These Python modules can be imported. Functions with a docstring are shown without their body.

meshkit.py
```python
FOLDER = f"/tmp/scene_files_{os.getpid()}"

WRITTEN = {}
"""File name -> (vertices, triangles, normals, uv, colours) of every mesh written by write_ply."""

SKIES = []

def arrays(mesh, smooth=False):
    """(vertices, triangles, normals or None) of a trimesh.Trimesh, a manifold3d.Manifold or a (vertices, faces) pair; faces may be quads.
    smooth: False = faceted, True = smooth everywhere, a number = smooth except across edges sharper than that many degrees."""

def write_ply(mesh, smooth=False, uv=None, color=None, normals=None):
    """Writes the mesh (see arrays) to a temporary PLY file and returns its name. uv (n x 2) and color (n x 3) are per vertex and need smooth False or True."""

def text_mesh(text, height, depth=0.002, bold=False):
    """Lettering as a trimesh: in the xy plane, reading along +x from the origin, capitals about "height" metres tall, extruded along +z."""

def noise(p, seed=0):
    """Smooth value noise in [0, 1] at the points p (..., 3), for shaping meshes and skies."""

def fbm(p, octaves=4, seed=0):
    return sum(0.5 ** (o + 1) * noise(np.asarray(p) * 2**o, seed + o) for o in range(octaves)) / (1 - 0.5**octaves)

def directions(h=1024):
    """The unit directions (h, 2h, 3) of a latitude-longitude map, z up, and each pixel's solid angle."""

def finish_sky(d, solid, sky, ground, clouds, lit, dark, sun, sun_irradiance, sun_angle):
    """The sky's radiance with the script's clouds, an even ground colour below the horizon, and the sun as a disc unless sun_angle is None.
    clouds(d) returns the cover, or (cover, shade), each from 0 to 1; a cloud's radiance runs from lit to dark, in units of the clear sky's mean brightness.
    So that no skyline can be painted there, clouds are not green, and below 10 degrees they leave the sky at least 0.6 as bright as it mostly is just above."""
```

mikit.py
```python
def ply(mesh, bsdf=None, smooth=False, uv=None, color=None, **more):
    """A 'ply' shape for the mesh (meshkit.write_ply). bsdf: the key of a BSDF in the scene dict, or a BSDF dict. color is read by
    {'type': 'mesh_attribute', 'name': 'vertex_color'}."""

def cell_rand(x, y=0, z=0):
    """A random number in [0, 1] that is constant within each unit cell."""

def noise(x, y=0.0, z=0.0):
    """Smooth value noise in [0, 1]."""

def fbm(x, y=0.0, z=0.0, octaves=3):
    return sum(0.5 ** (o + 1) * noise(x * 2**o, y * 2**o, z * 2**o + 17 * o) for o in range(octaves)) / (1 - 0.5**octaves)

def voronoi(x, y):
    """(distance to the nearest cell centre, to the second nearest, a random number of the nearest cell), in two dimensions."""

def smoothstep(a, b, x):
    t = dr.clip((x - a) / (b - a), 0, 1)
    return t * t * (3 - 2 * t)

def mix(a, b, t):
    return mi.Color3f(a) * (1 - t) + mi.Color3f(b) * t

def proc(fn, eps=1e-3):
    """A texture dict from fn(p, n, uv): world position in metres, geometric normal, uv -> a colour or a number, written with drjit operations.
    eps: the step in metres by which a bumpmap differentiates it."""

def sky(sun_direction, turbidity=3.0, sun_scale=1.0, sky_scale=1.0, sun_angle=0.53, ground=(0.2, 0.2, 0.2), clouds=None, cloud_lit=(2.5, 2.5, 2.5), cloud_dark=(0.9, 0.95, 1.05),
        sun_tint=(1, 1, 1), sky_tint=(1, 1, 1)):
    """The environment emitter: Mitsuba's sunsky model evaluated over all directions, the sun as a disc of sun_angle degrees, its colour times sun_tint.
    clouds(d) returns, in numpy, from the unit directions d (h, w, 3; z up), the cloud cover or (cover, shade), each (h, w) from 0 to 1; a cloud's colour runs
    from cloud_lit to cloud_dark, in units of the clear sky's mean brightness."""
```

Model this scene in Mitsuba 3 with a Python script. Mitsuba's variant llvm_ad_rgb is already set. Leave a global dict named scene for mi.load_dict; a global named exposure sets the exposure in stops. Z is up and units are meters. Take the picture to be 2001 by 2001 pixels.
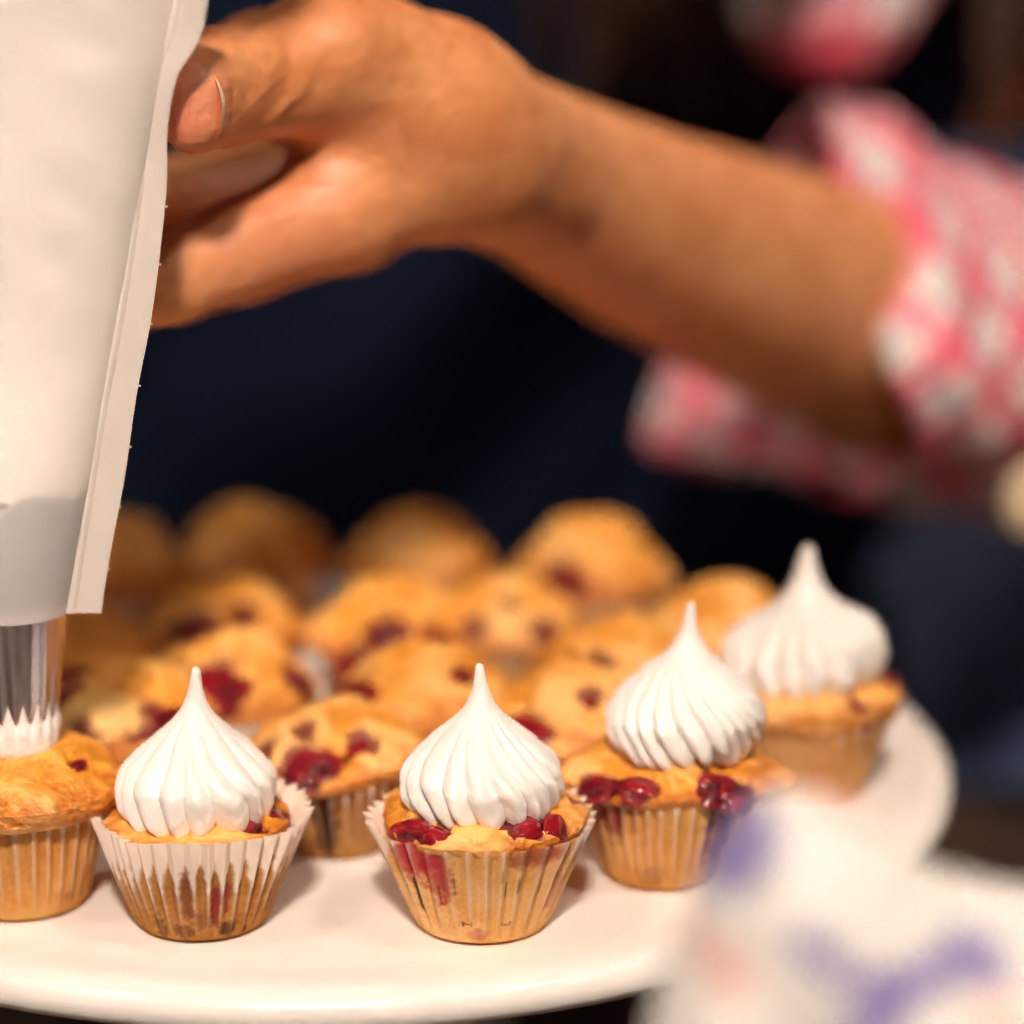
import math
import numpy as np, trimesh, mitsuba as mi, mikit, meshkit, drjit as dr
from scipy.interpolate import PchipInterpolator, CubicSpline
from mikit import proc, ply

T = mi.ScalarTransform4f
scene, labels = {}, {}
PI = math.pi

# ------------------------------------------------------------------ camera, lamps, exposure
CAM, PITCH = np.array([.042, -.598, .207]), math.radians(14.1)
aim = CAM + np.array([0, math.cos(PITCH), -math.sin(PITCH)])
scene['camera'] = {'type': 'thinlens', 'to_world': T().look_at(origin=CAM.tolist(), target=aim.tolist(), up=[0, 0, 1]),
                   'fov': 2 * math.degrees(math.atan(966 / 5000)), 'fov_axis': 'x', 'aperture_radius': .0115,
                   'focus_distance': .508, 'near_clip': .02, 'far_clip': 50.0}
exposure = .92
scene['room_light'] = {'type': 'constant', 'radiance': {'type': 'rgb', 'value': [.010, .009, .0085]}}


def rgb(*c):
    return {'type': 'rgb', 'value': list(map(float, c))}


def say(key, label=None, cat=None, group=None, kind=None):
    d = {k: v for k, v in (('label', label), ('category', cat), ('group', group), ('kind', kind)) if v}
    labels[key] = d


def numbered(name):
    if name not in USED:
        USED[name] = 0
        return name
    USED[name] += 1
    return f'{name}_{USED[name]:03d}'


USED = {}


def put(parent, name, mesh, bsdf, smooth=True, **k):
    key = numbered(parent + '__' + name if parent else name)
    scene[key] = ply(mesh, bsdf, smooth, **k)
    return key


def lamp(pos, radius, power, color, label):
    m = trimesh.creation.icosphere(3, radius)
    m.apply_translation(pos)
    key = numbered('globe_lamp')
    scene[key] = ply(m, None, True, emitter={'type': 'area', 'radiance': rgb(*[power * c / (PI * radius ** 2) for c in color])})
    say(key, label, 'lamp')


WARM = (1.0, .825, .68)
lamp((.66, -.55, 1.34), .055, .75, WARM, 'warm round globe lamp high over the right side of the table')
lamp((-.72, -.60, 1.36), .055, .80, WARM, 'warm round globe lamp high over the left side of the table')
lamp((.02, -1.78, 1.62), .130, 10.7, WARM, 'large warm globe lamp high above and behind the camera')

# ------------------------------------------------------------------ materials
VC = {'type': 'mesh_attribute', 'name': 'vertex_color'}


def mat(name, color, rough=.5, spec=.5, two=True, **k):
    b = {'type': 'principled', 'base_color': color if isinstance(color, dict) else rgb(*color), 'roughness': rough, 'specular': spec, **k}
    scene[name] = {'type': 'twosided', 'bsdf': b} if two else b


def bumped(name, fn, scale, color, rough, spec, eps=2e-4, **k):
    b = {'type': 'principled', 'base_color': color if isinstance(color, dict) else rgb(*color), 'roughness': rough, 'specular': spec, **k}
    scene[name] = {'type': 'twosided', 'bsdf': {'type': 'bumpmap', 'arbitrary': proc(fn, eps), 'scale': scale, 'bsdf': b}}


bumped('cake_crumb', lambda p, n, uv: mikit.fbm(p.x * 1000, p.y * 1000, p.z * 1000, 4), .0012, VC, .40, .55)
bumped('skin', lambda p, n, uv: mikit.fbm(p.x * 800, p.y * 800, p.z * 800, 3), .00028, VC, .43, .5)
bumped('parchment', lambda p, n, uv: mikit.fbm(p.x * 700, p.y * 700, p.z * 700, 3), .00012, (.80, .76, .72), .5, .4)
scene['cup_paper'] = {'type': 'principledthin', 'base_color': VC, 'roughness': .5, 'diff_trans': .40, 'spec_trans': 0.0}
scene['bag_paper'] = {'type': 'principledthin', 'base_color': rgb(.985, .965, .94), 'roughness': .55, 'diff_trans': 1.1, 'spec_trans': 0.0}
mat('meringue_white', (.90, .875, .845), .30, .5)
mat('cream_white', (.95, .93, .90), .35, .45)
mat('berry_flesh', VC, .07, .7, clearcoat=1.0, clearcoat_gloss=.96)
mat('glazed_ceramic', (.84, .80, .765), .28, .5, clearcoat=.8, clearcoat_gloss=.95)
scene['steel'] = {'type': 'twosided', 'bsdf': {'type': 'roughconductor', 'material': 'Cr', 'alpha': .13}}
mat('nail', VC, .25, .5)
mat('grey_collar', (.17, .165, .16), .5, .4)
mat('apron_cloth', (.0036, .0068, .0195), .9, .10)
mat('denim', (.16, .225, .42), .85, .1)
mat('printed_cloth', VC, .8, .2)
mat('hair', (.030, .014, .007), .45, .4)
mat('towel', (.62, .50, .34), .8, .2)


def wood(p, n, uv):
    g = mikit.fbm(p.x * 6, p.y * 60, p.z * 60, 4)
    return mikit.mix((.040, .024, .017), (.085, .050, .034), g)


def check(p, n, uv):
    a, b = uv.x, uv.y
    def band(t, c, w): return 1 - mikit.smoothstep(w - .03, w + .03, dr.abs(t - dr.floor(t) - c))
    ra, rb = band(a, .3, .24), band(b, .3, .24)
    ga, gb = band(a, .78, .09), band(b, .78, .09)
    c = mikit.mix((.95, .87, .83), (.74, .10, .20), .66 * ra)
    c = mikit.mix(c, mi.Color3f(.66, .03, .10), .72 * rb)
    return mikit.mix(c, mi.Color3f(.12, .10, .20), .40 * dr.maximum(ga, gb))


mat('check_cloth', proc(check), .8, .2)
mat('dark_wood', proc(wood), .45, .4)

# ------------------------------------------------------------------ mesh helpers


def grid_mesh(P, close_u=False, close_v=False):
    """faces of a (rows, cols, 3) grid; close_u joins the last column to the first."""
    r, c = P.shape[:2]
    i, j = np.meshgrid(np.arange(r - (not close_v)), np.arange(c - (not close_u)), indexing='ij')
    i2, j2 = (i + 1) % r, (j + 1) % c
    q = np.stack([i * c + j, i * c + j2, i2 * c + j2, i2 * c + j], -1).reshape(-1, 4)
    return P.reshape(-1, 3), np.vstack([q[:, [0, 1, 2]], q[:, [0, 2, 3]]])


def tm(v, f):
    return trimesh.Trimesh(v, f, process=False)


def lathe(prof, n=160):
    prof = np.asarray(prof, float)
    th = np.arange(n) * 2 * PI / n
    P = np.stack([prof[:, 0, None] * np.cos(th), prof[:, 0, None] * np.sin(th), np.broadcast_to(prof[:, 1, None], (len(prof), n))], -1)
    v, f = grid_mesh(P, close_u=True)
    return tm(v, f[:, ::-1])


def round_profile(pts, k=8):
    pts = np.asarray(pts, float)
    s = np.r_[0, np.cumsum(np.linalg.norm(np.diff(pts, axis=0), axis=1))]
    t = np.linspace(0, s[-1], len(pts) * k)
    return PchipInterpolator(s, pts)(t)


def thicken(P, d, close_u=False):
    """A sheet given as a grid becomes a closed shell of thickness d (inwards)."""
    v, f = grid_mesh(P, close_u)
    m = tm(v, f)
    n = np.asarray(m.vertex_normals).reshape(P.shape)
    loop = np.concatenate([P, (P - n * d)[::-1]], 0)
    if close_u:
        return tm(*grid_mesh(loop, close_u=True, close_v=True))
    rows = np.concatenate([loop, loop[:1]], 0)
    return tm(*grid_mesh(rows))


def marching(fn, lo, hi, step):
    """Iso-surface fn = 0 by marching tetrahedra."""
    lo, hi = np.asarray(lo, float), np.asarray(hi, float)
    n = np.ceil((hi - lo) / step).astype(int) + 1
    ax = [lo[k] + step * np.arange(n[k]) for k in range(3)]
    G = np.stack(np.meshgrid(*ax, indexing='ij'), -1)
    val = fn(G.reshape(-1, 3)).reshape(n)
    idx = np.arange(val.size).reshape(n)
    corner = [(0, 0, 0), (1, 0, 0), (1, 1, 0), (0, 1, 0), (0, 0, 1), (1, 0, 1), (1, 1, 1), (0, 1, 1)]
    cells = np.stack([idx[a:n[0] - 1 + a, b:n[1] - 1 + b, c:n[2] - 1 + c].ravel() for a, b, c in corner], 1)
    flat = val.ravel()
    s = flat[cells] < 0
    cells = cells[s.any(1) & ~s.all(1)]
    tets = np.vstack([cells[:, t] for t in ([0, 5, 1, 6], [0, 1, 2, 6], [0, 2, 3, 6], [0, 3, 7, 6], [0, 7, 4, 6], [0, 4, 5, 6])])
    ins = flat[tets] < 0
    pts = G.reshape(-1, 3)
    tris = []
    for code in range(1, 15):
        m = tets[(ins * [1, 2, 4, 8]).sum(1) == code]
        if not len(m):
            continue
        a = [k for k in range(4) if code >> k & 1]
        b = [k for k in range(4) if not code >> k & 1]
        if len(a) == 1:
            e = [[(a[0], x) for x in b]]
        elif len(a) == 3:
            e = [[(x, b[0]) for x in a]]
        else:
            q = [(a[0], b[0]), (a[0], b[1]), (a[1], b[1]), (a[1], b[0])]
            e = [[q[0], q[1], q[2]], [q[0], q[2], q[3]]]
        for tri in e:
            tris.append(np.stack([np.sort(np.stack([m[:, i], m[:, j]], 1), 1) for i, j in tri], 1))
    E = np.concatenate(tris).reshape(-1, 2)
    u, inv = np.unique(E, axis=0, return_inverse=True)
    t = flat[u[:, 0]] / (flat[u[:, 0]] - flat[u[:, 1]])
    V = pts[u[:, 0]] + t[:, None] * (pts[u[:, 1]] - pts[u[:, 0]])
    F = inv.reshape(-1, 3)
    F = F[(F[:, 0] != F[:, 1]) & (F[:, 1] != F[:, 2]) & (F[:, 0] != F[:, 2])]
    m = trimesh.Trimesh(V, F, process=True)
    c = V[F].mean(1)
    nrm = np.cross(V[F[:, 1]] - V[F[:, 0]], V[F[:, 2]] - V[F[:, 0]])
    nrm /= np.linalg.norm(nrm, axis=1, keepdims=True) + 1e-20
    flip = fn(c + nrm * step * .3) < fn(c - nrm * step * .3)
    F = np.where(flip[:, None], F[:, ::-1], F)
    m = trimesh.Trimesh(V, F, process=True)
    trimesh.smoothing.filter_taubin(m, iterations=6)
    return m


def cone_sdf(p, a, b, ra, rb):
    a, b = np.asarray(a, float), np.asarray(b, float)
    ab = b - a
    t = np.clip(((p - a) @ ab) / (ab @ ab), 0, 1)
    return np.linalg.norm(p - a - t[:, None] * ab, axis=1) - (ra + (rb - ra) * t)


def smin(a, b, k):
    h = np.clip(.5 + .5 * (b - a) / k, 0, 1)
    return b + (a - b) * h - k * h * (1 - h)


def lerp(a, b, t):
    t = np.asarray(t)[..., None]
    return np.asarray(a) * (1 - t) + np.asarray(b) * t


def sstep(a, b, x):
    t = np.clip((x - a) / (b - a), 0, 1)
    return t * t * (3 - 2 * t)


# ------------------------------------------------------------------ table and cake stand
m = trimesh.creation.box((1.6, 1.18, .035))
m.apply_translation((.05, -.29, -.1385))
scene['table'] = ply(m, 'dark_wood', False)
say('table', 'dark brown wooden table under the white cake stand', 'table')

stand = 'cake_stand'
say(stand, 'white glazed round cake stand holding all the berry muffins', 'cake stand')
put(stand, 'plate', lathe(round_profile([(0, 0), (.09, 0), (.128, 0), (.1335, .0002), (.1385, .0008), (.1425, .0002), (.1448, -.0018), (.1452, -.004), (.1442, -.0063),
                                         (.1405, -.0082), (.134, -.0092), (.10, -.012), (.04, -.016), (.0005, -.017)], 7), 256), 'glazed_ceramic')
put(stand, 'foot', lathe(round_profile([(.0005, -.0175), (.017, -.0178), (.018, -.03), (.023, -.05), (.037, -.07), (.052, -.09), (.060, -.108), (.061, -.117), (.058, -.1208), (.0005, -.1208)], 6), 96), 'glazed_ceramic')

# ------------------------------------------------------------------ muffins
PAPER = np.array([.94, .83, .73])
JUICE, BURNT = np.array([.20, .012, .035]), np.array([.05, .022, .018])


def paper_cup(parent, c, rb, rt, h, n, seed, amp, line, stain, marks, fine, gape, tilt):
    """Pleated paper cup: a ring of pleats that widen towards the rim, stained where the cake soaks it."""
    rng = np.random.default_rng(seed)
    nt, nr = n * (10 if fine else 6), 90 if fine else 26
    th = np.arange(nt) * 2 * PI / nt
    v = np.linspace(0, 1, nr)[:, None]
    o = np.zeros_like(th)
    ph = th + .035 * np.sin(3 * th + rng.uniform(0, 6)) + .02 * np.sin(7 * th + rng.uniform(0, 6))
    saw = 2 / PI * np.arcsin(.985 * np.sin(n * ph))
    size = np.array([.75 + .5 * rng.random() for _ in range(n)])[np.clip((ph * n / (2 * PI)).astype(int) % n, 0, n - 1)]
    ring = np.stack([np.cos(th) * 1.7, np.sin(th) * 1.7, o + seed], 1)
    wob, wob2 = meshkit.fbm(ring, 2, seed) - .5, meshkit.fbm(ring + 9, 2, seed) - .5
    r = rb + (rt - rb) * v ** .92 + amp * (.22 + .78 * v) * sstep(0, .06, v) * saw * size + (wob * .0035 + gape(th)) * v ** 3
    z = .0004 + h * v * (1 + .10 * wob2 * v) + .0004 * saw * v ** 6
    P = np.stack([r * np.cos(th), r * np.sin(th), z + 0 * r], -1)
    ridge = (saw + 1) / 2 + 0 * v
    q = np.stack([np.cos(th) * 9 + 0 * v, np.sin(th) * 9 + 0 * v, z * 420 + 0 * r], -1)
    n1, n2 = meshkit.fbm(q, 3, seed + 1), meshkit.fbm(q * 3.1, 3, seed + 2)
    n0 = meshkit.fbm(np.stack([np.cos(th) * 2.4 + 0 * v, np.sin(th) * 2.4 + 0 * v, z * 130 + 0 * r], -1), 2, seed + 5)
    touch = sstep(-.07, .07, (line(th) if callable(line) else line) + .16 * (n1 - .5) * 2 - .30 * (ridge - .45) - v)
    touch = touch * (1 - .38 * sstep(.55, 1.0, ridge) * sstep(.0, .5, v))
    tone = lerp(stain[0], stain[1], np.clip(.5 + 1.3 * (n0 - .5) + 1.1 * (n2 - .5) + .5 * (n1 - .5), 0, 1))
    col = PAPER + touch[..., None] * (tone - PAPER)
    for (a, b, wa, wb, k, tint) in marks:
        da = (th - a + PI) % (2 * PI) - PI
        d = np.sqrt((da / wa) ** 2 + ((v - b) / wb) ** 2) + .9 * (n1 - .5) + .5 * (n2 - .5)
        w = k * sstep(1.1, .55, d) * (.6 + .4 * (1 - ridge))
        col = col + w[..., None] * (np.asarray(tint) - col)
    v_, f = grid_mesh(P, close_u=True)
    ctr = len(v_)
    v_ = np.vstack([v_, [[0, 0, .0004]]])
    f = np.vstack([f, np.stack([np.full(nt, ctr), (np.arange(nt) + 1) % nt, np.arange(nt)], 1)])
    col = np.vstack([col.reshape(-1, 3), [stain[0]]])
    put(parent, 'paper_cup', tm(tilt(v_) + c, f), 'cup_paper', True, color=np.clip(col, .004, .95))


GOLD, PALE, BROWN = np.array([.86, .355, .040]), np.array([.97, .55, .19]), np.array([.48, .13, .013])


def dome(parent, c, rd, rin, rb, h, lip, H, seed, berries, fine, tilt, tone=1.0, lumps=1.0, bulge=None, power=2.4, shift=(0, 0)):
    nt = 260 if fine else 110
    rho = np.r_[np.linspace(0.004, 1, 90 if fine else 40)]
    prof = [(rd * q, h + lip + H * (1 - q ** power)) for q in rho]
    a = np.linspace(.15, 1, 10)
    prof += [(rd - (rd - rin) * (1 - math.cos(x * PI / 2)), h + lip - (lip + .0012) * math.sin(x * PI / 2)) for x in a]
    prof += [(rin + (rb - rin) * x, h - .0012 - (h - .003) * x) for x in np.linspace(.15, 1, 6)]
    prof = np.array(prof)
    th = np.arange(nt) * 2 * PI / nt
    R, Z = prof[:, 0, None] + 0 * th, prof[:, 1, None] + 0 * th
    top = sstep(h - .004, h + .0005, Z)
    if bulge is not None:
        R = R * (1 + bulge(th) * sstep(.3, 1, R / rd) * top)
    X, Y = R * np.cos(th), R * np.sin(th)
    X, Y = X + shift[0] * top * (1 - (R / rd) ** 2 * .7), Y + shift[1] * top * (1 - (R / rd) ** 2 * .7)
    q = np.stack([X, Y, Z], -1)
    low, mid, hi = meshkit.fbm(q * 95 + seed * 3.7, 2, seed), meshkit.fbm(q * 330 + seed, 3, seed + 1), meshkit.fbm(q * 1500, 2, seed + 2)
    out = np.stack([np.cos(th) * sstep(.3, 1, R / rd), np.sin(th) * sstep(.3, 1, R / rd), 1.1 - sstep(.4, 1, R / rd)], -1)
    edge0 = sstep(.72, 1.0, R / rd)
    ridge_ = np.abs(meshkit.fbm(q * 75 + seed * 1.3, 3, seed + 8) - .5)
    crack = sstep(.030, .004, ridge_) * sstep(1.0, .8, R / rd) * top * np.clip(3 * (meshkit.fbm(q * 50, 2, seed + 9) - .42), 0, 1)
    d = -.0011 * crack + ((low - .5) * .0080 * lumps + (mid - .5) * .0017 * (1 - .65 * edge0) + (hi - .5) * .0007) * top
    q = q + out * d[..., None]
    edge = sstep(.72, 1.0, R / rd)
    col = lerp(GOLD, PALE, np.clip(.35 + 2.2 * (low - .52) + .9 * (mid - .5), 0, 1))
    col = lerp(col, BROWN, np.clip(1.7 * (.47 - mid) + .35 * (hi - .5) + .75 * edge - 1.0 * (low - .5), 0, .85)) * tone
    col = lerp(col, np.array([.90, .60, .24]), .55 * crack)
    for (bt, br, sa, sb, sz, bt2) in berries:
        p = np.array([rd * br * math.cos(bt), rd * br * math.sin(bt), h + lip + H * (1 - min(br, 1) ** power)])
        dist = np.linalg.norm((q - p), axis=-1) / (1.12 * math.sqrt(sa * sb)) + 1.5 * (mid - .5) + .5 * (hi - .5)
        q[..., 2] -= .0019 * sstep(1.5, .5, dist) * top
        w = .92 * sstep(1.25, .9, dist)
        col = col + w[..., None] * (np.array([.17, .006, .014]) - col)
    v, f = grid_mesh(q, close_u=True)
    put(parent, 'cake', tm(tilt(v) + c, f[:, ::-1]), 'cake_crumb', True, color=np.clip(col.reshape(-1, 3), .005, .95))
    for k, (bt, br, sa, sb, sz, turn) in enumerate(berries):
        berry(parent, c, tilt, np.array([rd * br * math.cos(bt), rd * br * math.sin(bt), h + lip + H * (1 - min(br, 1) ** power) - .0013]), bt, min(br, 1), (sa, sb, sz), turn, seed * 10 + k, fine)


def berry(parent, c, tilt, p, bt, br, size, turn, seed, fine):
    m = trimesh.creation.icosphere(4 if fine else 3, 1.0)
    v = np.array(m.vertices)
    n = meshkit.fbm(v * 1.25 + seed, 2, seed) - .5
    n2 = meshkit.fbm(v * 4.5 + seed, 2, seed + 3) - .5
    v = v * (1 + .95 * n + .07 * n2)[:, None] * (np.array(size) * [1.22, 1.22, .66])
    ct, st = math.cos(turn), math.sin(turn)
    v = v @ np.array([[ct, st, 0], [-st, ct, 0], [0, 0, 1]])
    lean = .85 * br ** 2                                     # lies along the dome's slope
    nrm = np.array([math.cos(bt) * math.sin(lean), math.sin(bt) * math.sin(lean), math.cos(lean)])
    e1 = np.array([-math.sin(bt), math.cos(bt), 0])
    e2 = np.cross(nrm, e1)
    v = v[:, :1] * e1 + v[:, 1:2] * e2 + v[:, 2:] * nrm + p
    w = np.clip(.5 + 1.7 * n + .3 * n2, 0, 1)
    col = lerp((.018, .002, .006), (.29, .004, .014), w)
    put(parent, 'berry', tm(tilt(v) + c, np.array(m.faces)), 'berry_flesh', True, color=col)


def meringue(parent, c, prof, n, twist, seed, bend=(0, 0), amp=.12, nib=None, sag=0.0):
    """Piped kiss: ridged swirl that narrows to a drawn-out tip. prof: (height, radius)."""
    rng = np.random.default_rng(seed)
    prof = np.asarray(prof, float)
    s = np.r_[0, np.cumsum(np.linalg.norm(np.diff(prof, axis=0), axis=1))]
    t = np.linspace(0, s[-1], 120)
    zr = PchipInterpolator(s, prof)(t)
    nt = n * 18
    th = np.arange(nt) * 2 * PI / nt
    H = prof[-1, 0]
    u = (zr[:, 0] / H)[:, None]
    ph = th - twist * (1 - np.clip(u, 0, 1)) ** 1.4 + .07 * np.sin(2 * th + seed) + .05 * np.sin(5 * th + seed * 2) + .06 * np.sin(9 * u + 3 * th)
    lob = np.abs(np.sin(n * ph / 2)) ** .80
    which = np.floor(ph * n / (2 * PI)).astype(int) % n
    size = rng.uniform(.8, 1.25, n)[which]
    a = amp * (sstep(.80, .30, u) * .85 + .15 * sstep(.93, .6, u)) * (1 - .35 * sstep(.12, 0, u))
    sub = meshkit.fbm(np.stack([np.cos(th) * 3 + 0 * u, np.sin(th) * 3 + 0 * u, u * 7 + 0 * th], -1), 2, seed) - .5
    R = zr[:, 1, None] * (1 - a * size * (1 - lob)) * (1 + .09 * sub * sstep(.9, .5, u)) * (1 + .012 * (meshkit.fbm(np.stack([np.cos(th) * 14 + 0 * u, np.sin(th) * 14 + 0 * u, u * 30 + 0 * th], -1), 2, seed + 4) - .5))
    Z = zr[:, 0, None] - (.0016 * lob * size + .0009 * sub) * sstep(.33, .02, u) + .0009 * (1 - lob) * sstep(.33, .02, u)
    if nib is not None:
        g = np.exp(-((((th - nib[0] + PI) % (2 * PI) - PI) / .10) ** 2) - ((u - nib[1]) / .035) ** 2)
        R = R + .0013 * g
    P = np.stack([R * np.cos(th) + bend[0] * u ** 2, R * np.sin(th) + bend[1] * u ** 2, Z + sag * R * np.cos(th)], -1)
    v, f = grid_mesh(P, close_u=True)
    k = len(v)
    v = np.vstack([v, [[0, 0, .0015], [bend[0], bend[1], H + .0001]]])
    i, j = np.arange(nt), (np.arange(nt) + 1) % nt
    f = np.vstack([f, np.stack([np.full(nt, k), j, i], 1), np.stack([np.full(nt, k + 1), len(P) * nt - nt + i, len(P) * nt - nt + j], 1)])
    put(parent, 'meringue', tm(v + c, f), 'meringue_white', True)


def tilting(ax=0., ay=0.):
    M = trimesh.transformations.euler_matrix(ax, ay, 0)[:3, :3]
    return lambda v: np.asarray(v) @ M.T


ORANGE = (np.array([.60, .25, .055]), np.array([.74, .42, .15]))
TAN = (np.array([.36, .14, .035]), np.array([.54, .27, .085]))
LIGHT = (np.array([.74, .37, .10]), np.array([.90, .60, .30]))
KISS = np.array([(-.0002, .0100), (.0003, .0128), (.0018, .0146), (.0042, .0158), (.0068, .0160), (.0095, .0148), (.0122, .0125), (.0148, .0098), (.0172, .0071), (.0195, .0047),
                 (.0218, .0030), (.0242, .00195), (.0265, .00135), (.0285, .00105), (.0298, .00085), (.0304, .00055), (.0306, .0001)])


def muffin(key, label, xy, rb=.0130, rt=.0200, h=.0215, n=36, seed=1, amp=.0006, line=.95, stain=ORANGE, marks=(), fine=False, rd=.0215, lip=.002, H=.0125, berries=(),
           tilt=(0, 0), gape=lambda t: 0 * t, rin=None, group='berry muffins crowded on the cake stand', cat='muffin', **k):
    key = numbered(key)
    say(key, label, cat, group)
    c, tl = np.array([xy[0], xy[1], 0.0004]), tilting(*tilt)
    paper_cup(key, c, rb, rt, h, n, seed, amp, line, stain, marks, fine, gape, tl)
    dome(key, c, rd, rin or rt - amp - .0009, rb - .001, h, lip, H, seed, list(berries), fine, tl, **k)
    return key


G = 'cupcakes topped with a white meringue kiss'
# the one being topped, under the nozzle
muffin('muffin', 'plain golden muffin at the left edge, right under the steel nozzle', (-.057, -.096), rt=.0178, rd=.0222, lip=.0040, H=.0085, seed=3, n=34, fine=True, line=1.0,
       berries=[(-.44, .66, .0022, .0010, .0012, 0.1)], marks=[(-.70, .17, .07, .07, .5, JUICE), (-.25, .35, .06, .3, .5, BURNT * 2)], lumps=.7, power=3.0, group='muffins still without meringue')
# the four finished ones
k1 = muffin('cupcake', 'meringue topped cupcake with white flaring paper rim, first right of the nozzle', (-.0196, -.106), rt=.0206, h=.0222, seed=11, n=40, amp=.0013, fine=True,
            line=.66, stain=TAN, rd=.0182, rin=.0181, lip=-.0010, H=.0022, lumps=.55, group=G, cat='cupcake',
            marks=[(-1.62, .42, .10, .30, .75, (.22, .06, .045)), (-1.28, .36, .07, .26, .95, (.30, .02, .045)), (-1.15, .42, .05, .2, .8, (.30, .03, .05)), (-2.05, .13, .10, .17, .75, (.09, .03, .03)),
                   (-1.72, .11, .16, .10, .7, (.16, .05, .04)), (-1.10, .12, .14, .10, .85, (.06, .02, .02)), (-.80, .05, .05, .05, .9, (.03, .01, .01)), (-1.45, .2, .2, .1, .5, (.2, .07, .05))],
            berries=[(-.62, .72, .0030, .0020, .0018, .4), (.10, .84, .0032, .0022, .0018, 0)], gape=lambda t: .0012 * np.cos(t - .2))
meringue(k1, (-.0201, -.1062, .0228), KISS * [.965, 1.0], 16, .55, 4, bend=(.0007, .0004), amp=.115)
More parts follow.
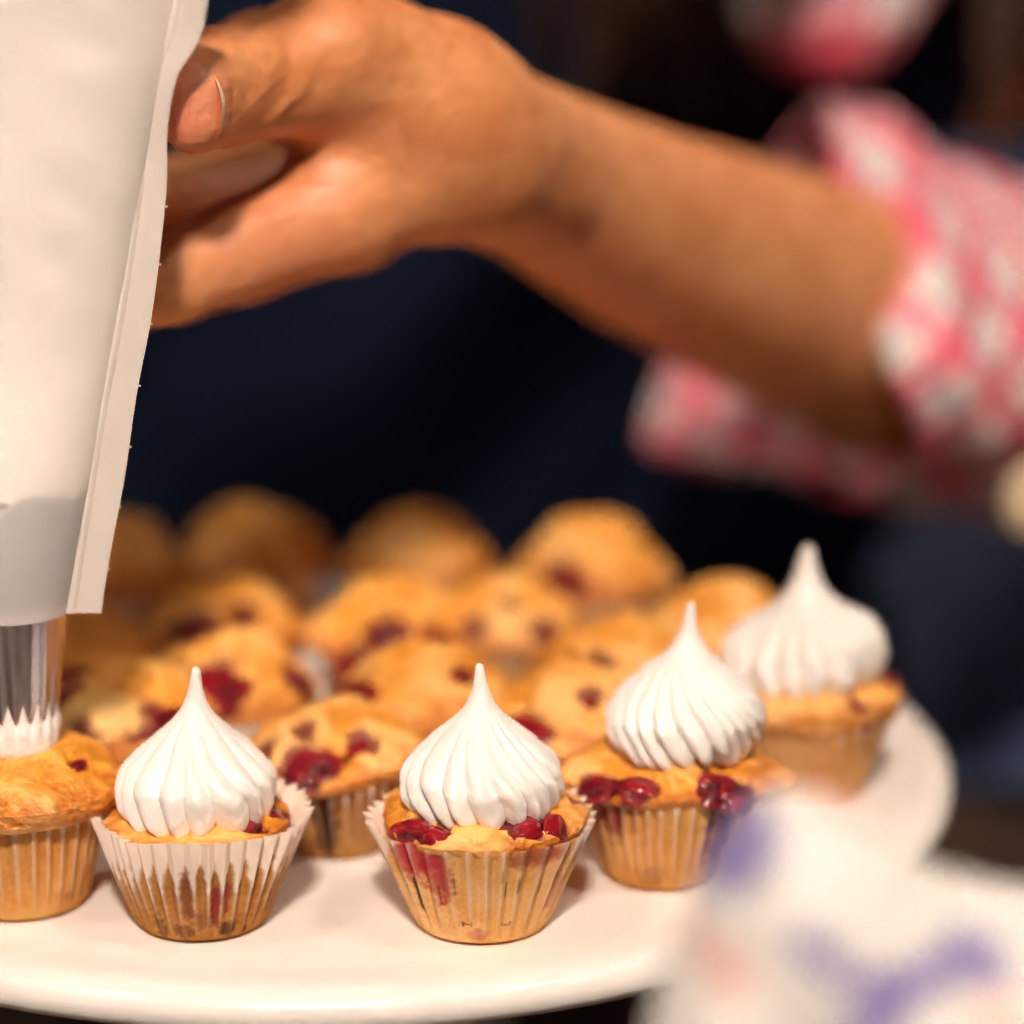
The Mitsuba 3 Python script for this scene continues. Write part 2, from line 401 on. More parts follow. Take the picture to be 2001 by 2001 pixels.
k2 = muffin('cupcake', 'meringue topped cupcake in the front middle, cherry red juice on both sides of its paper', (.036, -.107), rb=.0132, rt=.0211, h=.0215, seed=21, n=32, amp=.0010, fine=True,
            line=lambda t: 1.12 - .42 * np.cos(t) ** 4, stain=LIGHT, rd=.0200, rin=.0190, lip=.0008, H=.0046, lumps=.8, group=G, cat='cupcake',
            marks=[(-2.30, .84, .30, .26, 1.0, (.48, .012, .055)), (-2.02, .72, .20, .34, .9, (.46, .025, .07)), (-2.52, .50, .045, .26, 1.0, BURNT * .6), (-2.38, .42, .035, .22, .95, BURNT * .7),
                   (-1.00, .92, .34, .16, .85, (.50, .05, .06)), (-.72, .66, .03, .10, 1.0, BURNT * .5), (-.62, .45, .10, .24, .5, (.5, .12, .12)), (-1.62, .10, .14, .09, .6, (.45, .11, .13)),
                   (-1.17, .62, .016, .12, .9, BURNT), (-1.35, .74, .014, .12, .8, BURNT), (-1.30, .60, .014, .12, .8, BURNT), (-1.84, .66, .012, .14, .8, BURNT), (-2.04, .52, .012, .12, .8, BURNT),
                   (-1.80, .21, .014, .035, 1, BURNT), (-1.69, .22, .014, .04, 1, BURNT), (-1.745, .215, .05, .008, 1, BURNT), (-1.29, .21, .012, .030, 1, BURNT), (-1.20, .215, .012, .030, 1, BURNT),
                   (-1.245, .195, .05, .008, 1, BURNT), (-.87, .55, .012, .08, .9, BURNT), (-1.10, .90, .26, .10, .55, (.30, .10, .03))],
            berries=[(-2.45, .86, .0038, .0022, .0020, .2), (-2.12, .86, .0036, .0024, .0024, -.2), (-.98, .74, .0044, .0028, .0026, .1), (-.62, .86, .0034, .0022, .0020, .5), (.30, .92, .0040, .0018, .0016, .3)],
            gape=lambda t: .0014 * np.cos(t) ** 2 - .0006 * np.exp(-((t - 4.7) / .8) ** 2))
meringue(k2, (.0362, -.1075, .0247), KISS * [.94, 1.01], 19, .75, 8, bend=(-.0005, .0003), amp=.125)
k3 = muffin('cupcake', 'meringue topped cupcake whose jam has burst over the paper, beside the patterned white cloth', (.0732, -.081), rb=.0122, rt=.0178, h=.0205, seed=31, n=34, fine=True, line=1.0,
            stain=ORANGE, rd=.0213, lip=.0022, H=.0042, lumps=.9, group=G, cat='cupcake', shift=(.001, 0),
            bulge=lambda t: .34 * np.exp(-(((t + .32 + PI) % (2 * PI) - PI) / .36) ** 2) - .10 * np.exp(-(((t + 1.0 + PI) % (2 * PI) - PI) / .2) ** 2),
            marks=[(-2.35, .80, .30, .34, 1.0, (.18, .012, .03)), (-2.62, .45, .10, .5, .9, BURNT * 1.3), (-2.0, .80, .06, .2, .8, (.3, .03, .05)), (-.75, .65, .34, .62, 1.0, (.09, .006, .016)),
                   (-.60, .35, .2, .4, .9, BURNT * .9), (-1.8, .15, .3, .14, .4, BURNT * 3)],
            berries=[(-2.42, .90, .0044, .0026, .0022, .3), (-1.95, .80, .0042, .0024, .0020, -.2), (-.98, .86, .0040, .0034, .0030, .4), (-.84, 1.02, .0036, .0030, .0028, .1), (.05, .80, .0030, .0016, .0014, 0)])
meringue(k3, (.0776, -.0795, .0278), KISS * [.985, 1.03], 22, 1.15, 15, bend=(.0009, .0004), amp=.13, nib=(2.5, .50))
k4 = muffin('cupcake', 'rearmost meringue topped cupcake, plain orange paper, at the right rim of the stand', (.1065, -.035), rb=.0132, rt=.0203, h=.0208, seed=41, n=36, fine=True, line=1.05,
            stain=ORANGE, rd=.0214, lip=.0044, H=.0040, lumps=.7, group=G, cat='cupcake', amp=.0006,
            marks=[(-.62, .62, .06, .16, .7, BURNT * 1.6)], berries=[(-1.0, .93, .0008, .0042, .0010, -.15), (.15, .95, .0030, .0030, .0030, 0)])
meringue(k4, (.1066, -.035, .0272), [(-.0002, .0120), (.0006, .0152), (.0028, .0176), (.0060, .0187), (.0092, .0183), (.0120, .0164), (.0142, .0130), (.0165, .0090), (.0190, .0062), (.0218, .0042),
                 (.0250, .0028), (.0280, .0020), (.0300, .0014), (.0308, .0008), (.0310, .0001)], 18, .6, 23, bend=(.0004, 0), amp=.15, sag=.10)

# the crowd behind: (label, x, y, more)
S = {'berries': ()}
crowd = [
    ('muffin with a burnt dark juice streak down its paper, between the front cupcakes', .005, -.063,
     dict(seed=51, fine=True, rt=.0196, H=.0085, tilt=(.03, -.06), berries=[(-1.84, .84, .0040, .0030, .0026, .1), (-2.5, .86, .0040, .0022, .0018, 0), (-.97, .64, .0042, .0009, .0011, .35), (-2.06, .5, .0036, .0009, .0011, .3)],
          marks=[(-1.66, .48, .20, .62, 1.0, (.018, .010, .014)), (-1.72, .95, .22, .2, 1.0, (.14, .006, .02)), (-2.5, .9, .2, .2, .7, JUICE)], stain=TAN)),
    ('large pale muffin with red slash and dark berry, just right of the steel nozzle', -.0426, -.048,
     dict(seed=52, rd=.0225, H=.0135, tone=1.05, berries=[(-.98, .76, .0052, .0020, .0018, .1), (-1.93, .90, .0036, .0026, .0022, 0), (-2.71, .6, .0034, .0018, .0016, .6)])),
    ('muffin with a red berry low on its front, left behind the jam stained cupcake', .0545, -.047,
     dict(seed=53, H=.0125, berries=[(-2.2, .90, .0046, .0030, .0026, .4), (-1.2, .55, .0034, .0010, .0012, .1)], stain=LIGHT, line=.6)),
    ('wide smooth golden muffin behind the middle cupcake, berries at its shoulders', .023, -.030,
     dict(seed=54, H=.0135, rd=.0222, lumps=.6, berries=[(-2.76, .82, .0042, .0024, .0022, .2), (-.88, .58, .0034, .0010, .0012, 0)])),
    ('muffin with one large dark red berry behind the tip of the first meringue', -.0221, -.022,
     dict(seed=55, H=.0125, rt=.0205, gape=lambda t: .003 * np.exp(-((t - .3) / .8) ** 2), line=.6, berries=[(-1.78, .76, .0046, .0042, .0026, .3), (-.3, .8, .0022, .0026, .0020, 0)])),
    ('muffin with a faint rosy berry in flared pale paper, left middle of the crowd', -.028, .025,
     dict(seed=56, H=.0122, rt=.0205, line=.55, berries=[(-1.92, .76, .0046, .0018, .0016, 0), (-1.1, .6, .0026, .0016, .0014, .4)], gape=lambda t: .002 + 0 * t)),
    ('pale muffin with a single round dark red berry in the centre of its front', .0136, .022,
     dict(seed=57, H=.0135, tone=1.12, berries=[(-1.65, .76, .0030, .0024, .0022, 0), (-1.95, .98, .0036, .0020, .0016, .5), (-.9, .86, .0026, .0018, .0014, .2)])),
    ('muffin with bright red berry on its right flank, left of the tall muffin', .0399, .030,
     dict(seed=58, H=.0125, berries=[(-1.0, .86, .0028, .0022, .0018, 0), (-2.0, .84, .0014, .0036, .0014, 0), (-1.5, .6, .0022, .0014, .0012, .3)])),
    ('golden muffin with a dark berry dot and a red berry, behind the jam stained cupcake', .0664, -.008,
     dict(seed=59, H=.0122, berries=[(-2.55, .84, .0018, .0032, .0020, 0), (-1.92, .72, .0022, .0020, .0018, 0)], rt=.0205)),
    ('tallest domed muffin at the back, with a dull red berry on its left face', .0628, .070,
     dict(seed=60, rd=.0218, H=.0170, h=.0225, lumps=.6, power=2.0, berries=[(-2.0, .86, .0036, .0024, .0016, -.4)], gape=lambda t: .003 * np.exp(-(t / .8) ** 2))),
    ('smooth low muffin behind the rearmost meringue, at the right end of the crowd', .0945, .022,
     dict(seed=61, H=.0125, rd=.0226, lumps=.4, berries=[(-.8, .66, .0030, .0008, .0010, .3)])),
    ('dark shaded muffin in the back row behind the left middle muffin', -.027, .090, dict(seed=62, h=.0225, H=.0145)),
    ('dark shaded muffin in the back row behind the pale muffin', .0169, .083, dict(seed=63, h=.0225, H=.0140)),
    ('dark shaded muffin in the back row right beside the piping bag', -.0601, .070, dict(seed=64, h=.0225, H=.0140)),
    ('orange muffin with a red spot half hidden by the nozzle and the bag', -.0600, -.004, dict(seed=65, H=.0135, berries=[(-1.45, .88, .0024, .0020, .0018, 0)])),
]
for label, x, y, more in crowd:
    more = {'power': 2.0, 'rb': .0122, **more, 'H': more.get('H', .0125) + .0010, 'h': more.get('h', .0215) - .0032, 'rd': more.get('rd', .0215) - .0012, 'rt': more.get('rt', .0200) - .0010, 'berries': [(a, b, l * 1.42, w * 1.40, h * 1.25, t) for a, b, l, w, h, t in more.get('berries', ())]}
    muffin('muffin', label, (x, y), group='muffins still without meringue', **more)

# ------------------------------------------------------------------ piping bag
BX, BY, Z0, Z1 = -.0567, -.096, .0611, .26
LEAN = .0060 / .1182                                        # the bag leans a little to the right
bag = 'piping_bag'
say(bag, 'white parchment piping bag with steel star nozzle held over the leftmost muffin', 'piping bag')


def bag_r(z):
    return .0116 + .0188 * (z - Z0) / .1182


def flat(z):
    """the bag is pressed flatter front to back as it widens"""
    return 1 - .42 * sstep(.066, .120, np.asarray(z))


nt, nr = 220, 170
th = np.arange(nt) * 2 * PI / nt
z = np.linspace(Z0, Z1, nr)[:, None]
q = np.stack([np.cos(th) * 2 + 0 * z, np.sin(th) * 2 + 0 * z, z * 90 + 0 * th], -1)
wr = (meshkit.fbm(q, 3, 5) - .5) * .0011 * sstep(.085, .13, z)
side = (th + PI) % (2 * PI) - PI
wr = wr * (1 - .9 * np.exp(-(side / .45) ** 2)) + .00030 * np.sin(z * 430 + 7 * side) * np.exp(-((side + 1.0) / .28) ** 2) * sstep(.10, .13, z)
R = bag_r(z) + wr
P = np.stack([BX + LEAN * (z - Z0) + R * np.cos(th), BY + R * np.sin(th) * flat(z), z + 0 * R], -1)
put(bag, 'paper_cone', tm(*grid_mesh(P, close_u=True)), 'bag_paper')
fill = [(.0005, .0853), (.0085, .0850)] + [(bag_r(zz) - .0004 - .0008 * float(sstep(.09, .11, zz)), zz) for zz in np.linspace(.0855, Z1 - .004, 40)] + [(.0005, Z1 - .004)]
m = lathe(round_profile(fill, 3), 160)
v = np.array(m.vertices)
a = np.arctan2(v[:, 1], v[:, 0])
v[:, 2] -= (sstep(.090, .085, v[:, 2]) * (.0010 * np.sin(3 * a + 1) + .0008 * np.sin(7 * a) + .0006 * np.sin(13 * a + 2)))
v[:, 1] *= flat(v[:, 2])
v[:, 0] += LEAN * (v[:, 2] - Z0)
m = tm(v + [BX, BY, 0], np.array(m.faces))
put(bag, 'filling', m, 'cream_white')
outer = np.array([(-.0118, .187), (-.0125, .185), (-.0139, .1792), (-.0148, .1749), (-.0171, .17), (-.0197, .1665), (-.0216, .1606), (-.0228, .1527), (-.023, .1467), (-.0244, .1346), (-.0267, .1203), (-.0301, .1048), (-.0329, .089), (-.0366, .0719), (-.0386, .0611)])
inner = np.array([(-.0185, .187), (-.0191, .185), (-.0208, .1792), (-.0241, .1685), (-.0271, .1537), (-.0301, .1376), (-.0344, .1172), (-.0413, .0853), (-.0433, .0719), (-.0452, .0611)])
zz = np.linspace(.0611, .187, 150)
xo, xi = PchipInterpolator(outer[::-1, 1], outer[::-1, 0])(zz), PchipInterpolator(inner[::-1, 1], inner[::-1, 0])(zz)
xi = xi - .0030
s = np.linspace(0, 1, 26)[None, :]
X = xi[:, None] + (xo - xi)[:, None] * s
fold = np.interp(s, [0, .10, .13, .42, .46, 1], [0, .0004, -.0012, -.0016, -.0009, -.0012])
curl = .0045 * sstep(.150, .182, zz)[:, None] * s ** 2
Yf = BY - .0012 + fold - curl + .0005 * (meshkit.fbm(np.stack([X * 120, 0 * X, zz[:, None] * 70 + 0 * X], -1), 2, 3) - .5)
P = np.stack([X, Yf, zz[:, None] + 0 * X], -1)
flap = thicken(P, -.00025)
nubs = []
for zn in (.0700, .0825, .0945, .1065, .1185, .1300, .1410, .1720):
    k = int(np.argmin(abs(zz - zn)))
    b = trimesh.creation.icosphere(1, 1)
    b.apply_scale((.00035, .0002, .00022))
    b.apply_translation((xo[k] + .0001, P[k, -1, 1], zn))
    nubs.append(b)
put(bag, 'seam_flap', trimesh.util.concatenate([flap] + nubs), 'bag_paper', False)

th = np.arange(160) * 2 * PI / 160
u = np.linspace(0, 1, 24)[:, None]
top = .0822 + .0009 * np.sin(3 * th + 2.2) + .0007 * np.sin(8 * th)
z = .0640 + (top - .0640) * u
R = bag_r(z) - .0004
P = np.stack([BX + LEAN * (z - Z0) + R * np.cos(th), BY + R * np.sin(th) * flat(z), z], -1)
put(bag, 'nozzle_collar', thicken(P, .0006, close_u=True), 'grey_collar')
# steel star nozzle: flutes that end in pointed teeth
NT = 18
nt = NT * 12
th = np.arange(nt) * 2 * PI / nt
u = np.linspace(0, 1, 60)[:, None]
tri = 2 / PI * np.arcsin(np.sin(NT * th + PI / 2))                # 1 at a tooth's point
zt, zapex, ztip = .0800, .0442, .0394
zb = zapex + (ztip - zapex) * (tri + 1) / 2
z = zt + (zb - zt) * u
R = np.interp(z, [ztip, .0397, .0611, .0880], [.0078, .0083, .0109, .0122]) * (1 + .014 * np.cos(NT * th) * sstep(.075, .045, z))
Po = np.stack([BX + R * np.cos(th), BY + R * np.sin(th), z], -1)
Pi = np.stack([BX + (R - .0004) * np.cos(th), BY + (R - .0004) * np.sin(th), z], -1)
put(bag, 'nozzle', tm(*grid_mesh(np.concatenate([Po, Pi[::-1]], 0), close_u=True, close_v=True)), 'steel', 40)
cz = round_profile([(.0006, .0305), (.0048, .0308), (.0072, .0320), (.0083, .0343), (.0085, .0372), (.0082, .0400), (.0079, .0450), (.0074, .049), (.0005, .050)], 8)
m = lathe(cz, 216)
v = np.array(m.vertices)
a, r = np.arctan2(v[:, 1], v[:, 0]), np.hypot(v[:, 0], v[:, 1])
g = 1 + .045 * -np.cos(NT * a) * sstep(.034, .041, v[:, 2]) * sstep(.050, .043, v[:, 2]) + .05 * (meshkit.fbm(v * 400, 2, 4) - .5)
v[:, :2] *= g[:, None]
put(bag, 'cream', tm(v + [BX, BY, 0], np.array(m.faces)), 'cream_white')

# ------------------------------------------------------------------ the person behind the table
man = 'person'
say(man, 'person in dark apron and rolled pink checked sleeves, one hand steadying the piping bag', 'person')
A = np.array
J = dict(wrist=A([.031, -.0170, .1437]), fore1=A([.0486, .0204, .1322]), fore2=A([.0758, .067, .1128]), fore3=A([.1176, .1329, .088]), elbow=A([.1682, .205, .0584]), ulna=A([.0425, -.0150, .1452]),
         cmc=A([.0222, -.0273, .1517]), tmcp=A([.0017, -.042, .1627]), tip_ip=A([-.0160, -.0650, .1605]), ttip=A([-.0192, -.0850, .1590]),
         imcp=A([.0055, -.0393, .1326]), ipip=A([-.0156, -.0533, .126]), idip=A([-.028, -.0606, .1219]), itip=A([-.0421, -.0688, .1178]),
         mmcp=A([0.0065, -0.0088, 0.1271]), mpip=A([-0.0179, -0.0102, 0.1175]), mdip=A([-0.0314, -0.0233, 0.1147]), mtip=A([-0.0423, -0.0420, 0.1140]),
         rmcp=A([0.0068, 0.0080, 0.1384]), rpip=A([-0.0180, 0.0171, 0.1266]), rdip=A([-0.0330, 0.0012, 0.1249]), rtip=A([-0.0430, -0.0193, 0.1251]),
         pmcp=A([0.0086, 0.0198, 0.1451]), ppip=A([-0.0131, 0.0328, 0.1339]), pdip=A([-0.0271, 0.0242, 0.1323]), ptip=A([-0.0373, 0.0085, 0.1315]))


def body(p):
    d = np.minimum.reduce([cone_sdf(p, J['wrist'], J['fore1'], .0200, .0208), cone_sdf(p, J['fore1'], J['fore2'], .0208, .0258), cone_sdf(p, J['fore2'], J['fore3'], .0258, .0325), cone_sdf(p, J['fore3'], J['elbow'], .0325, .0390)])
    for a, b, ra, rb, k in (('wrist', 'cmc', .0150, .0165, .012), ('cmc', 'tmcp', .0172, .0138, .016), ('tmcp', 'tip_ip', .0140, .0112, .006),
                            ('wrist', 'imcp', .0140, .0130, .009), ('wrist', 'mmcp', .0125, .0125, .006), ('wrist', 'rmcp', .0120, .0120, .006), ('wrist', 'pmcp', .0110, .0110, .006),
                            ('imcp', 'ipip', .0125, .0096, .005), ('ipip', 'idip', .0096, .0092, .004), ('idip', 'itip', .0092, .0078, .004),
                            ('mmcp', 'mpip', .0110, .0092, .003), ('mpip', 'mdip', .0092, .0086, .003), ('mdip', 'mtip', .0086, .0076, .003),
                            ('rmcp', 'rpip', .0105, .0088, .003), ('rpip', 'rdip', .0088, .0083, .003), ('rdip', 'rtip', .0083, .0073, .003),
                            ('pmcp', 'ppip', .0095, .0078, .003), ('ppip', 'pdip', .0078, .0073, .003), ('pdip', 'ptip', .0073, .0064, .003)):
        d = smin(d, cone_sdf(p, J[a], J[b], ra, rb), k)
    d = smin(d, cone_sdf(p, A([.018, .004, .134]), A([-.034, .006, .126]), .0140, .0125), .004)
    d = smin(d, cone_sdf(p, A([.016, -.013, .153]), A([-.012, -.026, .1600]), .0150, .0130), .012)
    # thumb end: flat and wide, with a soft pad towards the bag
    for dz in (-.0034, .0034):
        d = smin(d, cone_sdf(p, J['tip_ip'] + [0, 0, dz * .6], J['ttip'] + [0, 0, dz], .0095, .0064), .004)
        d = smin(d, np.linalg.norm(p - J['ttip'] - [.0012, -.0020, dz * .8], axis=1) - .0054, .002)
    d = smin(d, np.linalg.norm(p - J['ulna'], axis=1) - .0078, .008)
    d = smin(d, cone_sdf(p, J['tmcp'] + [.004, -.006, .004], J['tmcp'] + [.012, .004, .003], .0105, .0105), .008)
    # upper arm and trunk, inside the clothes
    d = smin(d, cone_sdf(p, J['elbow'], A([.300, .360, .055]), .0370, .036), .02)
    d = smin(d, cone_sdf(p, A([.300, .360, .055]), A([.25, .47, .40]), .044, .055), .02)
    for x0 in (-.04, .06, .16):
        d = smin(d, cone_sdf(p, A([x0, .47, -.15]), A([x0 * .9 + .006, .47, .42]), .095, .085), .05)
    fold = .0011 * np.sin((p[:, 0] - .35 * p[:, 2]) * 900 + 2 * np.sin(p[:, 2] * 300))
    near = np.exp(-np.sum((p - (J['tip_ip'] + [.006, .002, .002])) ** 2, 1) / .010 ** 2)
    return d + fold * near * .9 + .0008 * (meshkit.fbm(p * 38, 2, 7) - .5)


arm = marching(body, (-.065, -.105, .03), (.215, .275, .192), .0024)
trunk = marching(body, (-.17, .10, -.28), (.36, .60, .50), .012)
tv = np.array(trunk.vertices)
keep = tv[:, 1] > .262
cutf = keep[np.array(trunk.faces)].all(1) | (tv[np.array(trunk.faces)][:, :, 0].min(1) > .205)
trunk.update_faces(cutf)


def other_arm(p):
    # the second arm comes in above the frame and closes on the top of the bag
    d = np.minimum(cone_sdf(p, A([.19, .33, .205]), A([.075, .14, .212]), .036, .026), cone_sdf(p, A([.075, .14, .212]), A([.005, .005, .235]), .026, .019))
    d = smin(d, cone_sdf(p, A([.005, .005, .235]), A([-.012, -.055, .245]), .018, .016), .01)
    for k, (dz, rr) in enumerate(((.026, .0092), (.008, .0098), (-.010, .0095), (-.027, .0080))):
        b0, b1, b2, b3 = A([-.008, -.050, .245 + dz]), A([-.006, -.105, .250 + dz]), A([-.030, -.138, .249 + dz]), A([-.062, -.148, .248 + dz])
        for a, b in ((A([.004, -.01, .240 + dz * .5]), b0), (b0, b1), (b1, b2), (b2, b3)):
            d = smin(d, cone_sdf(p, a, b, rr * 1.1, rr), .005)
    for a, b in ((A([.0, -.02, .240]), A([-.030, -.036, .270])), (A([-.030, -.036, .270]), A([-.062, -.040, .278]))):
        d = smin(d, cone_sdf(p, a, b, .013, .0105), .006)
    d = smin(d, cone_sdf(p, A([.19, .33, .205]), A([.20, .47, .38]), .036, .050), .02)
    return d


second = marching(other_arm, (-.085, -.175, .13), (.26, .53, .44), .0042)
skin_mesh = trimesh.util.concatenate([arm, trunk, second])
v = np.array(skin_mesh.vertices)
n1, n2 = meshkit.fbm(v * 60, 3, 1), meshkit.fbm(v * 240, 3, 2)
col = lerp((.60, .215, .078), (.77, .345, .150), np.clip(.5 + 1.8 * (n1 - .5) + 1.0 * (n2 - .5) + .9 * (meshkit.fbm(v * 520, 2, 6) - .5), 0, 1))
for c0, rad, k in ((J['ttip'] + [-.004, -.004, 0], .012, .75), (J['tmcp'], .014, .2), (J['ipip'] + [.008, 0, 0], .020, .30), (J['tip_ip'], .008, .2), (J['mpip'], .02, .35)):
    w = k * np.exp(-np.sum((v - c0) ** 2, 1) / rad ** 2)
    col = col + w[:, None] * (np.array([.66, .20, .145]) - col)
put(man, 'body', skin_mesh, 'skin', True, color=col)

# thumb nail, its pale free edge standing past the fingertip
ax = J['ttip'] - J['tip_ip']
ax /= np.linalg.norm(ax)
lat = np.array([0, 0, 1.0]) - ax * ax[2]
lat /= np.linalg.norm(lat)
dor = np.cross(lat, ax)
dor = dor if dor[0] > 0 else -dor
dor = dor + ax * -.10
dor /= np.linalg.norm(dor)
s, t = np.meshgrid(np.linspace(-.92, .92, 31), np.linspace(0, 1, 24), indexing='ij')
long_ = -.0075 + (.0075 + .0064 * np.sqrt(np.clip(1 - 1.0 * s ** 2, 0, 1))) * t
P = J['ttip'] + ax * long_[..., None] + dor * ((.0070 - .0007 * t ** 3) * np.cos(s * 1.02) + .14 * long_)[..., None] + lat * (.0096 * np.sin(s * 1.0))[..., None]
col = lerp((.72, .40, .30), (.90, .74, .52), sstep(.80, .86, t))
shell = thicken(P, -.0022)
bed = lerp((.70, .33, .20), (.74, .40, .25), t)
cc = np.concatenate([col, bed[::-1], col[:1]], 0)
put(man, 'thumb_nail', shell, 'nail', True, color=cc.reshape(-1, 3))

# rolled sleeve: opening, then rings around the elbow up to the shoulder
rings = [
    [(.1390, .1180, .0800), (.1330, .1600, .1180), (.1382, .2164, .1270), (.1294, .2548, .113), (.1001, .2613, .0568), (.0857, .2414, .0185), (.114, .2117, .0205), (.1434, .1750, .0200), (.1558, .1300, .0440)],
    [(.1530, .1130, .0810), (.1500, .1650, .1190), (.1530, .2250, .1270), (.1500, .2700, .1180), (.1300, .2850, .0560), (.1180, .2600, .0130), (.1380, .2250, .0120), (.1580, .1800, .0150), (.1660, .1270, .0430)],
    [(.1720, .1250, .0820), (.1700, .1800, .1130), (.1754, .2440, .1120), (.1800, .3000, .0980), (.1800, .3130, .0392), (.1700, .2850, .0050), (.1780, .2550, -.0030), (.1880, .2150, .0030), (.1870, .1450, .0400)],
    [(.2050, .1600, .0680), (.2000, .2200, .0950), (.2152, .2806, .0980), (.2300, .3400, .0750), (.2348, .3553, .0207), (.2250, .3200, -.0080), (.2191, .2751, -.0150), (.2180, .2250, -.0030), (.2130, .1750, .0250)],
    [(.2900, .2750, .1000), (.2700, .3100, .1200), (.2800, .3600, .1350), (.2900, .4200, .1300), (.3200, .4500, .0950), (.3300, .4300, .0700), (.3400, .3700, .0400), (.3350, .3200, .0350), (.3150, .2850, .0550)],
    [(.3000, .3500, .3000), (.2500, .3800, .3300), (.2100, .4300, .3500), (.2100, .5000, .3600), (.2600, .5400, .3500), (.3100, .5300, .3200), (.3350, .4700, .2900), (.3400, .4100, .2800), (.3250, .3700, .2850)],
]


def loops(rings, nu, nv):
    rings = np.array(rings, float)
    k = np.arange(rings.shape[1] + 1)
    R = CubicSpline(k, np.concatenate([rings, rings[:, :1]], 1), axis=1, bc_type='periodic')(np.arange(nu) / nu * rings.shape[1])
    return PchipInterpolator(np.arange(len(rings)), R, axis=0)(np.linspace(0, len(rings) - 1, nv))


P = loops(rings, 160, 110)
m = tm(*grid_mesh(P, close_u=True))
n = np.asarray(m.vertex_normals).reshape(P.shape)
if ((n[:8] * (P[:8] - P[:8].mean((0, 1)))).sum(-1)).mean() < 0:
    n, P = -n[:, ::-1], P[:, ::-1]
w = (meshkit.fbm(P * 38, 3, 9) - .5) * .009 + .0022 * np.sin(np.linspace(0, 26, 110))[:, None] * np.linspace(1, .4, 110)[:, None]
P = P + n * w[..., None]
shell = thicken(P, .0018, close_u=True)
sv = np.asarray(shell.vertices)
uvs = np.stack([(sv[:, 0] * .9 + sv[:, 2] + .25 * sv[:, 1]) / .030, (sv[:, 0] * .9 - sv[:, 2] + .25 * sv[:, 1]) / .030], -1)
put(man, 'shirt_sleeve', shell, 'check_cloth', True, uv=uvs)
# the other sleeve's rolled end, hanging in at the top
def cuff(p):
    d = cone_sdf(p, A([.1570, .2850, .1930]), A([.1440, .2660, .1660]), .038, .031)
    return d + .007 * (meshkit.fbm(p * 34, 3, 12) - .5)


m = marching(cuff, (.09, .20, .11), (.22, .35, .25), .0035)
v = np.array(m.vertices)
put(man, 'shirt_sleeve', m, 'check_cloth', True, uv=np.stack([v[:, 0] / .045 + .4 * v[:, 1] / .045, v[:, 2] / .045 + .15], 1))

# apron: a draped sheet over the front, with slack folds
X, Z = np.meshgrid(np.linspace(0, 1, 150), np.linspace(-.40, .42, 170), indexing='ij')
X = -.19 + X * (.375 + .15 * sstep(-.03, .05, Z))
q = np.stack([X * 9, 0 * X, Z * 5], -1)
Yf = .335 + .11 * ((X - .05) / .24) ** 2 + .05 * sstep(.1, .42, Z) + .030 * (meshkit.fbm(q, 3, 6) - .5) + .006 * np.sin((X * .7 - Z * .75) * 75 + 3 * meshkit.fbm(q, 2, 8)) - .012 * sstep(-.05, -.25, Z)
put(man, 'apron', thicken(np.stack([X, Yf, Z], -1), -.003), 'apron_cloth')
th = np.arange(120) * 2 * PI / 120
Z = np.linspace(-.95, .10, 140)[:, None]
wob = meshkit.fbm(np.stack([np.cos(th) * 2 + 0 * Z, np.sin(th) * 2 + 0 * Z, Z * 9 + 0 * th], -1), 3, 14) - .5
P = np.stack([.13 + (.225 + .03 * wob) * np.cos(th), .505 + (.125 + .035 * wob) * np.sin(th) - .012 * sstep(0, -.1, Z), Z + 0 * th], -1)
put(man, 'skirt', tm(*grid_mesh(P, close_u=True)), 'denim')
# long hair hanging in front of the chest
rng = np.random.default_rng(5)
locks = []
for k in range(46):
    x0 = .050 + .075 * rng.random() if k < 34 else .205 + .035 * rng.random()
    y0 = .300 + .03 * rng.random()
    z0, z1 = .30, .105 + .05 * rng.random()
    zz = np.linspace(z0, z1, 14)
    path = np.stack([x0 + .006 * np.sin(zz * 40 + k), y0 + .004 * np.cos(zz * 33 + k), zz], 1)
    rad = np.interp(np.linspace(0, 1, 14), [0, .8, 1], [.0045, .0035, .0006])
    an = np.arange(8) * PI / 4
    Pk = np.stack([path[:, None, 0] + rad[:, None] * np.cos(an), path[:, None, 1] + rad[:, None] * np.sin(an), path[:, None, 2] + 0 * an], -1)
    locks.append(tm(*grid_mesh(Pk, close_u=True)))
put(man, 'hair', trimesh.util.concatenate(locks), 'hair')

# cream towel hanging in at the right edge
def towel(p):
    d = cone_sdf(p, A([.1915, .1230, .0290]), A([.2500, .1380, .0400]), .0120, .020)
    d = smin(d, cone_sdf(p, A([.2050, .1180, .0200]), A([.2600, .1380, .0250]), .0120, .018), .006)
    return d + .004 * (meshkit.fbm(p * 60, 2, 3) - .5)


m = marching(towel, (.165, .085, -.02), (.29, .18, .08), .003)
scene['tea_towel'] = ply(m, 'towel', True)
say('tea_towel', 'pale cream folded cloth hanging at the right edge, below the checked sleeve', 'cloth')

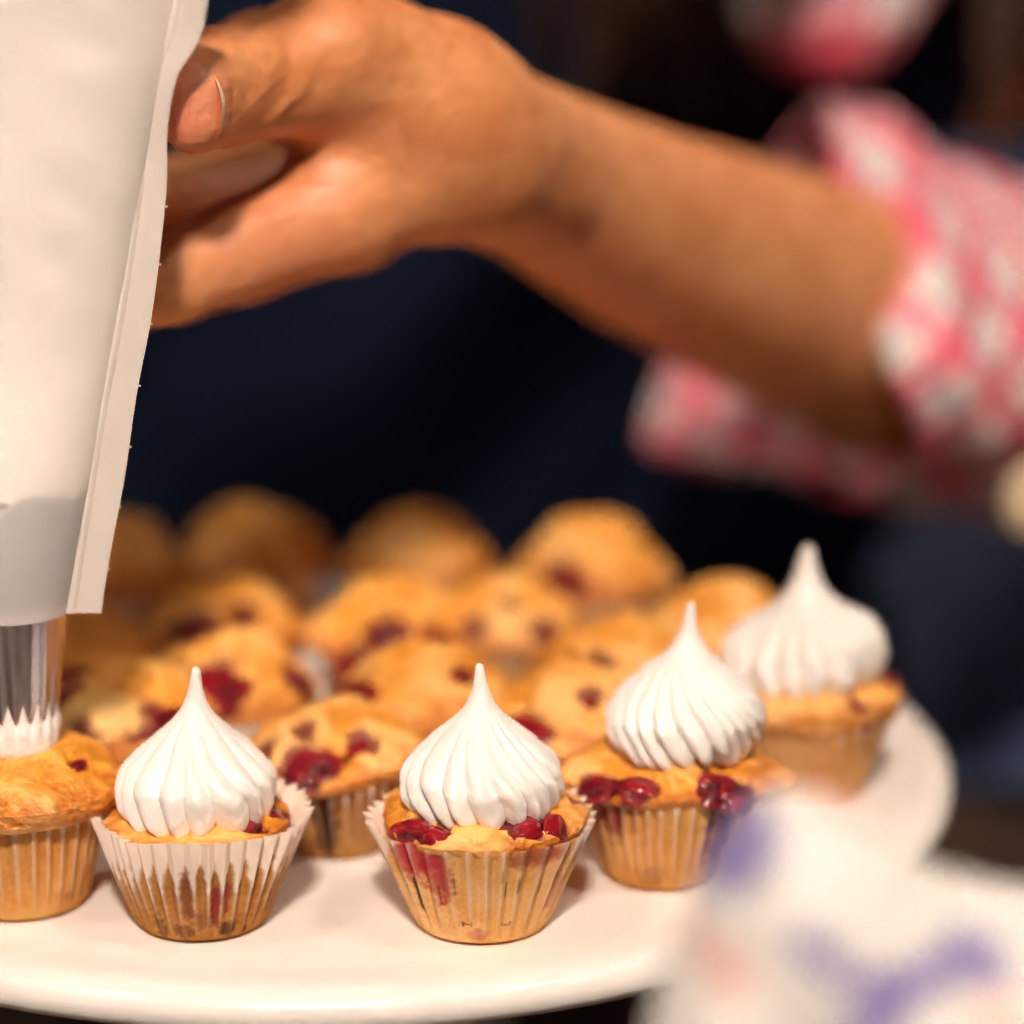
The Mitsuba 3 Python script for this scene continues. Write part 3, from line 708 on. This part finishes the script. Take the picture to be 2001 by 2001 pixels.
# ------------------------------------------------------------------ patterned cloth in the right foreground
def bundle(p):
    d = cone_sdf(p, A([.0825, -.2631, .0635]), A([.0665, -.2650, -.06]), .0165, .030)
    d = smin(d, cone_sdf(p, A([.1130, -.2670, .0330]), A([.1100, -.2650, -.06]), .0260, .036), .012)
    d = smin(d, cone_sdf(p, A([.0818, -.2631, .0640]), A([.1500, -.2560, .0240]), .0155, .0255), .008)
    d = smin(d, cone_sdf(p, A([.1520, -.2514, .0140]), A([.1500, -.2600, -.06]), .0300, .040), .012)
    d = smin(d, cone_sdf(p, A([.0700, -.2650, -.05]), A([.1600, -.2600, -.07]), .042, .050), .02)
    f = meshkit.fbm(p * A([46, 46, 30]), 3, 17) - .5
    return np.maximum(d + .010 * f + .0016 * np.sin(p[:, 0] * 210 + 6 * f + p[:, 2] * 90), -.1195 - p[:, 2])


m = marching(bundle, (.015, -.335, -.124), (.225, -.195, .105), .0026)
v = np.array(m.vertices)
n1 = meshkit.fbm(v * 120, 2, 3) - .5
col = np.tile([.77, .745, .725], (len(v), 1))


def stroke(pts, w, tint, k):
    global col
    d = np.full(len(v), 9.)
    for a, b in zip(pts[:-1], pts[1:]):
        a, b = np.array(a)[[0, 2]], np.array(b)[[0, 2]]
        t = np.clip(((v[:, [0, 2]] - a) @ (b - a)) / ((b - a) @ (b - a) + 1e-12), 0, 1)
        d = np.minimum(d, np.linalg.norm(v[:, [0, 2]] - a - t[:, None] * (b - a), axis=1))
    f = k * sstep(1.2, .6, d / w + n1 * .8)
    col = col + f[:, None] * (np.asarray(tint) - col)


VIO, ROSE = (.15, .12, .40), (.80, .38, .30)
for pts, w in (([(.0715, 0, .085), (.0742, 0, .081), (.0715, 0, .0764), (.0654, 0, .0738), (.0627, 0, .0705)], .0024), ([(.0804, 0, .0698), (.0851, 0, .0659), (.0919, 0, .0626)], .0020),
               ([(.0865, 0, .0566), (.0919, 0, .0639), (.1001, 0, .0659), (.1055, 0, .0639)], .0022), ([(.0552, 0, .0626), (.0538, 0, .0566)], .002), ([(.1150, 0, .035), (.1250, 0, .048), (.138, 0, .05)], .003),
               ([(.06, 0, .03), (.075, 0, .035), (.085, 0, .02)], .003), ([(.10, 0, .01), (.118, 0, -.01), (.13, 0, 0)], .003)):
    stroke(pts, w * 1.35, VIO, .85)
for pts, w in (([(.0690, 0, .0650), (.0700, 0, .0640)], .0032), ([(.0749, 0, .0875), (.0885, 0, .0825)], .0016), ([(.1055, 0, .0570), (.1065, 0, .056)], .004), ([(.09, 0, .03), (.095, 0, .03)], .005)):
    stroke(pts, w * 1.15, ROSE, .6)
scene['patterned_cloth'] = ply(m, 'printed_cloth', True, color=col)
say('patterned_cloth', 'crumpled white cloth with violet strokes and faint pink spots, blurred in the right foreground', 'cloth')
